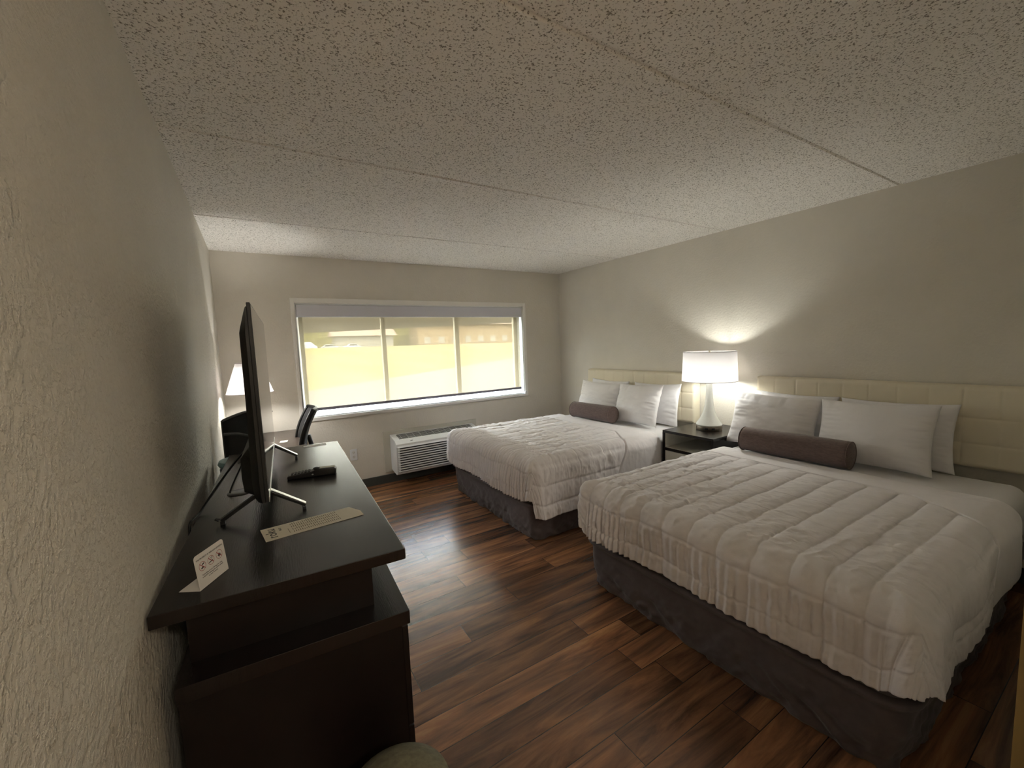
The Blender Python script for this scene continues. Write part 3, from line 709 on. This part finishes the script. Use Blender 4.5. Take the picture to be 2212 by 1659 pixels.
    wz = wr * .018 * (ridge(A * 6 + 1.3 * fbm(B * 4, A * 4, seed + 2), B * 6, seed + 40) - .6) + wr * .014 * (ridge(A * 15, B * 11, seed + 41) - .6)
    wz = wz * (.35 + .65 * quilted) * np.clip(fbm(A * 2, B * 2, seed + 50) * 2 - .4, .2, 1)
    big = .012 * (fbm(A * 1.3, B * 1.3, seed + 60) - .5)
    # hem waviness and side folds
    fold = sg * .016 * (np.sin(A * 11 + 3 * fbm(A * 2, B, seed + 70)) * .5 + .2) + np.clip((ex - .05) / .2, 0, 1) * .012 * np.sin(B * 7 + seed)
    cf = np.clip(np.minimum(ex, ey) / .10, 0, 1); ang = np.arctan2(ey, np.maximum(ex, 1e-6))
    fold = fold + cf * .008 * np.sin(ang * 7 + seed)
    D_ = np.maximum(disp + seam + gath + wz + big, -.010) + fold * (d > .05) + .004
    X = X + Nx * D_; Y = Y + Ny * D_; Z = Z + Nz * D_
    Z = Z + (.055 if near < .4 else .03) * np.clip(np.minimum(ex, ey) / .2, 0, 1)
    Z = Z + np.where(d > .12, .012 * (fbm(A * 4 + B * 4, B * 0, seed + 80) - .5) * np.clip((d - .12) / .15, 0, 1), 0)
    o = grid_mesh('coverlet', X, Y, Z, QUILT, None); md = o.modifiers.new('thick', 'SOLIDIFY'); md.thickness = .006; md.offset = -1
    return setp(o, label, 'bed cover', 'quilted bed covers')
bed(2.475, 3.990, 'queen bed with taupe skirt beside the air conditioner, farther from the camera', 3, 1.945)
bed(.385, 1.905, 'queen bed with dark taupe skirt in the right foreground', 11, 1.935)
coverlet(2.475, 3.990, 'pale grey quilted cover with tight gathers draped on the far bed', 5, .355, .478, .30, 1.0, 1.0)
coverlet(.385, 1.905, 'pale grey quilted cover with wide channels draped on the near bed', 17, .350, .342, .30, .45, 1.0)

def headboard(y0, y1, label):
    b = thing('headboard', label, 'headboard', (W - .045, (y0 + y1) / 2, .66), 0, 'cream tufted headboards on the right wall')
    z0, z1 = .655, 1.150; ny, nz = 305, 110
    Yg, Zg = np.meshgrid(np.linspace(y0, y1, ny), np.linspace(z0, z1, nz), indexing='ij')
    cw = (y1 - y0) / 10
    dy = np.abs((Yg - y0) / cw - np.round((Yg - y0) / cw)) * cw; dy = np.where((Yg - y0 < cw / 2) | (y1 - Yg < cw / 2), 1, dy)
    dz = np.minimum(np.abs(Zg - .803), np.abs(Zg - .957))
    edge = np.minimum(np.minimum(Yg - y0, y1 - Yg), np.minimum(Zg - z0, z1 - Zg))
    th = .086 - .0045 * np.exp(-(dy / .0045)) - .0045 * np.exp(-(dz / .005)) - .009 * np.exp(-(np.hypot(dy, dz) / .016))
    th = th - .035 * (1 - np.sqrt(np.clip(1 - (1 - np.clip(edge / .030, 0, 1)) ** 2, 0, 1)))
    X = (W - .006) - th; X[0, :] = X[-1, :] = W - .006; X[:, 0] = X[:, -1] = W - .006
    loc(grid_mesh('upholstered_panel', X, Yg, Zg, HEADB), b)
    return b
headboard(2.470, 3.992, 'cream tufted headboard behind the far bed')
headboard(.372, 1.894, 'cream tufted headboard behind the near bed')

def pillow(name, label, c, w, h, t, yaw, lean, rollz, group, seed, m=PILLOW):
    """pillow standing on its long edge, face toward -X, w along Y, h up"""
    n = 56; u = np.linspace(-1, 1, n); Ug, Vg = np.meshgrid(u, u, indexing='ij')
    k = .88                                             # sides pull in between the corners
    px = Ug * w / 2 * (1 - .07 * (1 - Vg ** 2)); pz = Vg * h / 2 * (1 - .075 * (1 - Ug ** 2))
    prof = (1 - np.abs(Ug) ** 2.6) ** .62 * (1 - np.abs(Vg) ** 2.6) ** .62
    e = np.clip((np.abs(Ug) - .45) / .5, 0, 1); e2 = np.clip((np.abs(Vg) - .5) / .5, 0, 1)
    wrk = .020 * e * (ridge(Ug * 1.5, Vg * 7, seed) - .6) + .016 * e2 * (ridge(Ug * 7, Vg * 1.5, seed + 3) - .6) + .018 * (fbm(Ug * 1.6, Vg * 1.6, seed + 7) - .5)
    tf = t / 2 * prof + wrk * (prof > .01) * np.clip(prof * 3, 0, 1)
    co = np.concatenate([np.stack([-tf, px, pz], -1).reshape(-1, 3), np.stack([tf * .9, px, pz], -1).reshape(-1, 3)])
    rot = Matrix.Rotation(yaw, 3, 'Z') @ Matrix.Rotation(lean, 3, 'Y') @ Matrix.Rotation(rollz, 3, 'X')
    R = np.array(rot); co = co @ R.T
    idx = np.arange(n * n).reshape(n, n)
    f = np.stack([idx[:-1, :-1], idx[:-1, 1:], idx[1:, 1:], idx[1:, :-1]], -1).reshape(-1, 4)
    f2 = (f + n * n)[:, ::-1]
    me = bpy.data.meshes.new(name); me.from_pydata(co.tolist(), [], f.tolist() + f2.tolist()); me.update()
    bm = bmesh.new(); bm.from_mesh(me); bmesh.ops.remove_doubles(bm, verts=bm.verts, dist=2e-4); bmesh.ops.recalc_face_normals(bm, faces=bm.faces); bm.to_mesh(me); bm.free()
    me.polygons.foreach_set('use_smooth', [True] * len(me.polygons)); me.materials.append(m)
    o = bpy.data.objects.new(name, me); COL.objects.link(o); o.location = c
    return setp(o, label, 'pillow', group)
LN = .32
pillow('pillow', 'back pillow showing its corner on the window side of the far bed', (3.768, 3.55, .832), .60, .42, .10, .0, LN * .6, .02, 'white pillows on the far bed', 1)
pillow('pillow', 'back pillow on the nightstand side of the far bed, crinkled side edge', (3.762, 2.865, .829), .60, .43, .10, -.02, LN * .6, -.03, 'white pillows on the far bed', 2, SHEET)
pillow('pillow', 'front pillow on the window side of the far bed, half behind the bolster', (3.612, 3.545, .824), .60, .42, .15, .10, LN, .03, 'white pillows on the far bed', 3)
pillow('pillow', 'front pillow on the nightstand side of the far bed, plump and fully seen', (3.598, 2.960, .832), .60, .43, .16, -.06, LN, -.04, 'white pillows on the far bed', 4)
pillow('pillow', 'back pillow barely showing on the lamp side of the near bed', (3.768, 1.582, .832), .60, .42, .10, 0, LN * .6, .02, 'white pillows on the near bed', 5, SHEET)
pillow('pillow', 'back pillow with crumpled edge at the outer side of the near bed', (3.765, .968, .829), .60, .42, .10, -.03, LN * .6, -.02, 'white pillows on the near bed', 6)
pillow('pillow', 'front pillow on the lamp side of the near bed, behind the bolster', (3.598, 1.638, .832), .62, .43, .16, .08, LN, .03, 'white pillows on the near bed', 7)
pillow('pillow', 'large front pillow at the outer side of the near bed, plump', (3.598, 1.028, .832), .62, .43, .16, -.05, LN, -.03, 'white pillows on the near bed', 8)

def bolster(label, c, ln, rz):
    b = thing('bolster', label, 'bolster cushion', c, rz, 'brown bolsters')
    r = .090; n = 48; xs = np.linspace(-ln / 2, ln / 2, 60); th = np.linspace(0, 2 * PI, n, endpoint=False)
    Xg, Tg = np.meshgrid(xs, th, indexing='ij'); e = np.clip((ln / 2 - np.abs(Xg)) / .02, 0, 1)
    R = r * (.94 + .06 * np.sqrt(1 - (1 - e) ** 2)) + .0025 * (fbm(Xg * 14, Tg * 2, 4) - .5)
    grid_mesh('cushion', R * np.cos(Tg), Xg, R * np.sin(Tg) * (1 - .05 * (np.sin(Tg) < 0)), BOLST, b, wrapv=True)
    for s in (-1, 1):
        a = MB().lathe([(0, .010), (.04, .009), (.07, .005), (r * .94, 0)], 48, close=False)
        a.v = [(x, s * (ln / 2 + z), y) for x, y, z in a.v]; a.build('end_cap', BOLST, b, smooth=True)
        MB().tube([(r * .96 * math.cos(2 * PI * k / 40), s * ln / 2, r * .96 * math.sin(2 * PI * k / 40)) for k in range(41)], .004, 6).build('piping', BOLST, b, smooth=True)
    return b
bolster('brown bolster cushion in front of the pillows on the far bed', (3.405, 3.415, TOPZ + .102), .58, .05)
bolster('brown bolster cushion in front of the pillows on the near bed', (3.395, 1.395, TOPZ + .102), .66, .03)

# ------------------------------------------------------------------ nightstand and lamp
ns = thing('nightstand', 'dark nightstand with an open shelf between the two beds', 'nightstand', (3.62, 2.185, 0))
def N(o): return loc(o, ns)
nx0, nx1, ny0, ny1, nt0 = 3.335, 3.925, 1.945, 2.435, .678
N(MB().box(nx0, nx1, ny0, ny1, nt0 - .022, nt0).build('top', ESP, None, .0015))
N(MB().box(nx0, nx1, ny1 - .020, ny1, 0, nt0 - .022).build('side_panel', ESPX)); N(MB().box(nx0, nx1, ny0, ny0 + .020, 0, nt0 - .022).build('side_panel', ESPX))
N(MB().box(nx0, nx1 - .012, ny0 + .020, ny1 - .020, .500, .522).build('shelf', ESPX))
N(MB().box(nx1 - .012, nx1, ny0 + .020, ny1 - .020, .1, nt0 - .022).build('back_panel', GREYIN))
ln_ = N(MB().box(nx0 + .012, nx1 - .012, ny1 - .024, ny1 - .020, .522, nt0 - .022).box(nx0 + .012, nx1 - .012, ny0 + .020, ny0 + .024, .522, nt0 - .022).box(nx0 + .012, nx1 - .012, ny0 + .024, ny1 - .024, .522, .526).build('shelf_lining', GREYIN))
d = N(MB().box(nx0 + .006, nx0 + .024, ny0 + .023, ny1 - .023, .10, .496).build('drawer', GREYIN, None, .002))
MB().tube([(nx0 + .006, 2.12, .42), (nx0 - .010, 2.12, .42), (nx0 - .010, 2.25, .42), (nx0 + .006, 2.25, .42)], .005, 8).build('drawer_handle', NICKEL, d)
lm = thing('table_lamp', 'lit table lamp with white drum shade and flared glass base on the nightstand', 'lamp', (3.640, 2.180, nt0))
MB().lathe([(.103, 0), (.106, .004), (.106, .040), (.100, .044), (0, .044)], 48).build('base', NICKEL, lm, smooth='auto')
for a in (-2.75, -2.25):
    x, y = .1055 * math.cos(a), .1055 * math.sin(a)
    s = MB().obox((x - .012 * math.sin(a) * -1, y - .012 * math.cos(a), .024), (x + .012 * math.sin(a) * -1, y + .012 * math.cos(a), .024), .004, .014); s.build('power_port', DARKIN, lm)
MB().lathe([(.105, .044), (.108, .052), (.100, .066), (.074, .105), (.052, .155), (.037, .220), (.029, .290), (.026, .350), (.027, .400), (.032, .450), (.028, .455), (.012, .460), (0, .460)], 48).build('stem', CERAM, lm, smooth='auto')
MB().lathe([(.225, .435), (.214, .690), (.2125, .690), (.2235, .435)], 64, close=False).build('lamp_shade', LSHADE, lm, smooth=True)
TG = mat('trim_grey', (.3, .27, .27), .6)
for q in ((.2245, .435), (.2135, .690)): MB().tube(wire(*q), .0022, 6).build('shade_trim', TG, lm)
MB().tube([(0, -.212, .672), (0, 0, .680), (0, .212, .672)], .0018, 6).tube([(-.212, 0, .672), (0, 0, .680), (.212, 0, .672)], .0018, 6).tube([(0, -.0, .46), (0, -.045, .50), (0, -.05, .60), (0, 0, .68)], .0016, 6).tube([(0, .0, .46), (0, .045, .50), (0, .05, .60), (0, 0, .68)], .0016, 6).build('harp', NICKEL, lm)
MB().lathe([(0, .678), (.006, .680), (.009, .692), (.006, .700), (0, .702)], 16).build('finial', NICKEL, lm, smooth=True)
MB().lathe([(0, .465), (.014, .468), (.014, .50), (.026, .515), (.030, .54), (.022, .562), (0, .570)], 24).build('bulb', mat_emit('table_bulb_glow', (.99, 1, .92), LAMP_L), lm, smooth=True)

# ------------------------------------------------------------------ fill light added in the unseen entry passage behind the camera
hl = thing('passage_fill_light', 'round fill light added in the unseen entry passage', 'ceiling light', (.60, -1.3, H))
MB().lathe([(.15, 0), (.15, -.02), (.14, -.025), (0, -.025)], 32).build('pan', WHITEP, hl)
MB().lathe([(.135, -.025), (.13, -.06), (.08, -.085), (0, -.09)], 32).build('diffuser', mat_emit('hall_fill_glow', (1, .88, .72), HALL_FILL_L), hl, smooth=True)

# ------------------------------------------------------------------ outside
GR = mat('lawn_grass', (.125, .118, .036), .9, var=.35, vscale=.16, spec=.1, col2=(.155, .112, .066)); AS = mat('pale_asphalt', (.080, .073, .064), .9, var=.1, vscale=.4)
rd = MB().box(-90, 150, D + .3, 142, -.5, -.2).build('parking_lot', AS); struct(rd)
xs = np.linspace(-80, 140, 120); ys = np.linspace(0, 1, 70)
Xg, Tg = np.meshgrid(xs, ys, indexing='ij'); edge = 18 + .9 * np.maximum(Xg, -5); Yg = edge + Tg ** 1.6 * (142 - np.minimum(edge, 130)); dd = (Yg - edge) * .74
Zg = -.22 + np.minimum(dd * .20, 1.95) + .05 * fbm(Xg * .3, Yg * .3, 3)
lw = grid_mesh('lawn', Xg, Yg, Zg, GR); struct(lw)
def car(label, x, y, z, rz, m, s=1):
    c = thing('car', label, 'car', (x, y, z), rz, 'parked cars beyond the lawn')
    body = [(-2.1, .25), (-2.15, .75), (-1.6, .85), (-1.0, 1.38), (.6, 1.42), (1.2, .92), (2.1, .80), (2.15, .3)]
    MB().prism(body, 1, -.85, .85).build('car_body', m, c, .08)
    MB().prism([(-1.35, .92), (-.93, 1.30), (.52, 1.34), (.98, .94)], 1, -.865, .865).build('side_window', DARKIN, c)
    for wx in (-1.35, 1.35):
        for s_ in (-1, 1):
            w = MB().lathe([(0, -.1), (.30, -.1), (.32, -.06), (.32, .06), (.30, .1), (0, .1)], 20).build('wheel', BLK, c, smooth='auto'); w.location = (wx, s_ * .80, .32); w.rotation_euler = (PI / 2, 0, 0)
CW = mat('white_car_paint', (.30, .31, .33), .3); CG = mat('silver_car_paint', (.18, .20, .23), .3)
car('silver car parked left beyond the lawn', 17.0, 115, 1.72, .0, CG); car('white car parked beside the silver car beyond the lawn', 22.5, 115, 1.72, PI, CW)
vn_ = thing('van', 'white van at the left edge of the window view', 'van', (11.4, 115, 1.72))
MB().prism([(-2.6, .3), (-2.6, 2.1), (1.4, 2.1), (2.2, 1.3), (2.7, 1.1), (2.7, .3)], 1, -1, 1).build('van_body', CW, vn_, .08)
for wx in (-1.7, 1.7):
    for s_ in (-1, 1):
        w = MB().lathe([(0, -.1), (.33, -.1), (.35, 0), (.33, .1), (0, .1)], 20).build('wheel', BLK, vn_, smooth='auto'); w.location = (wx, s_ * .95, .35); w.rotation_euler = (PI / 2, 0, 0)
TAN = mat('tan_siding', (.165, .115, .062), .8, var=.1); GRN = mat('dark_hedge', (.12, .11, .03), .9, var=.4, vscale=1)
bl = thing('building', 'long tan building beyond the parking lot', 'building', (58, 129, 1.4))
MB().box(-14, 26, -4, 4, 0, 7).build('wall', TAN, bl); MB().prism([(-5, 7), (0, 9.5), (5, 7)], 0, -15, 27).build('roof', mat('roof_shingle', (.18, .13, .10), .9), bl)
for i in range(8):
    MB().box(-12 + i * 4.7, -10 + i * 4.7, -4.08, -4, 1.2, 3.2).build('window', mat('pale_window', (.17, .155, .13), .5), bl)
b2 = thing('building', 'low white building behind the parked cars', 'building', (32, 127, 1.4))
MB().box(-12, 4, -3, 3, 0, 4).build('wall', mat('white_siding', (.18, .17, .15), .8), b2); MB().prism([(-4, 4), (0, 6), (4, 4)], 0, -13, 5).build('roof', mat('roof_shingle', (.2, .1, .1), .9), b2)
for i in range(3): MB().box(-10 + i * 4.7, -8 + i * 4.7, -3.08, -3, 1.2, 2.8).build('window', mat('pale_window', (.17, .155, .13), .5), b2)
hg = setp(MB().box(-30, 125, 136, 138, 1.3, 10.8).build('hedge', GRN, None, .4), 'long green hedge behind the parked cars', 'hedge')
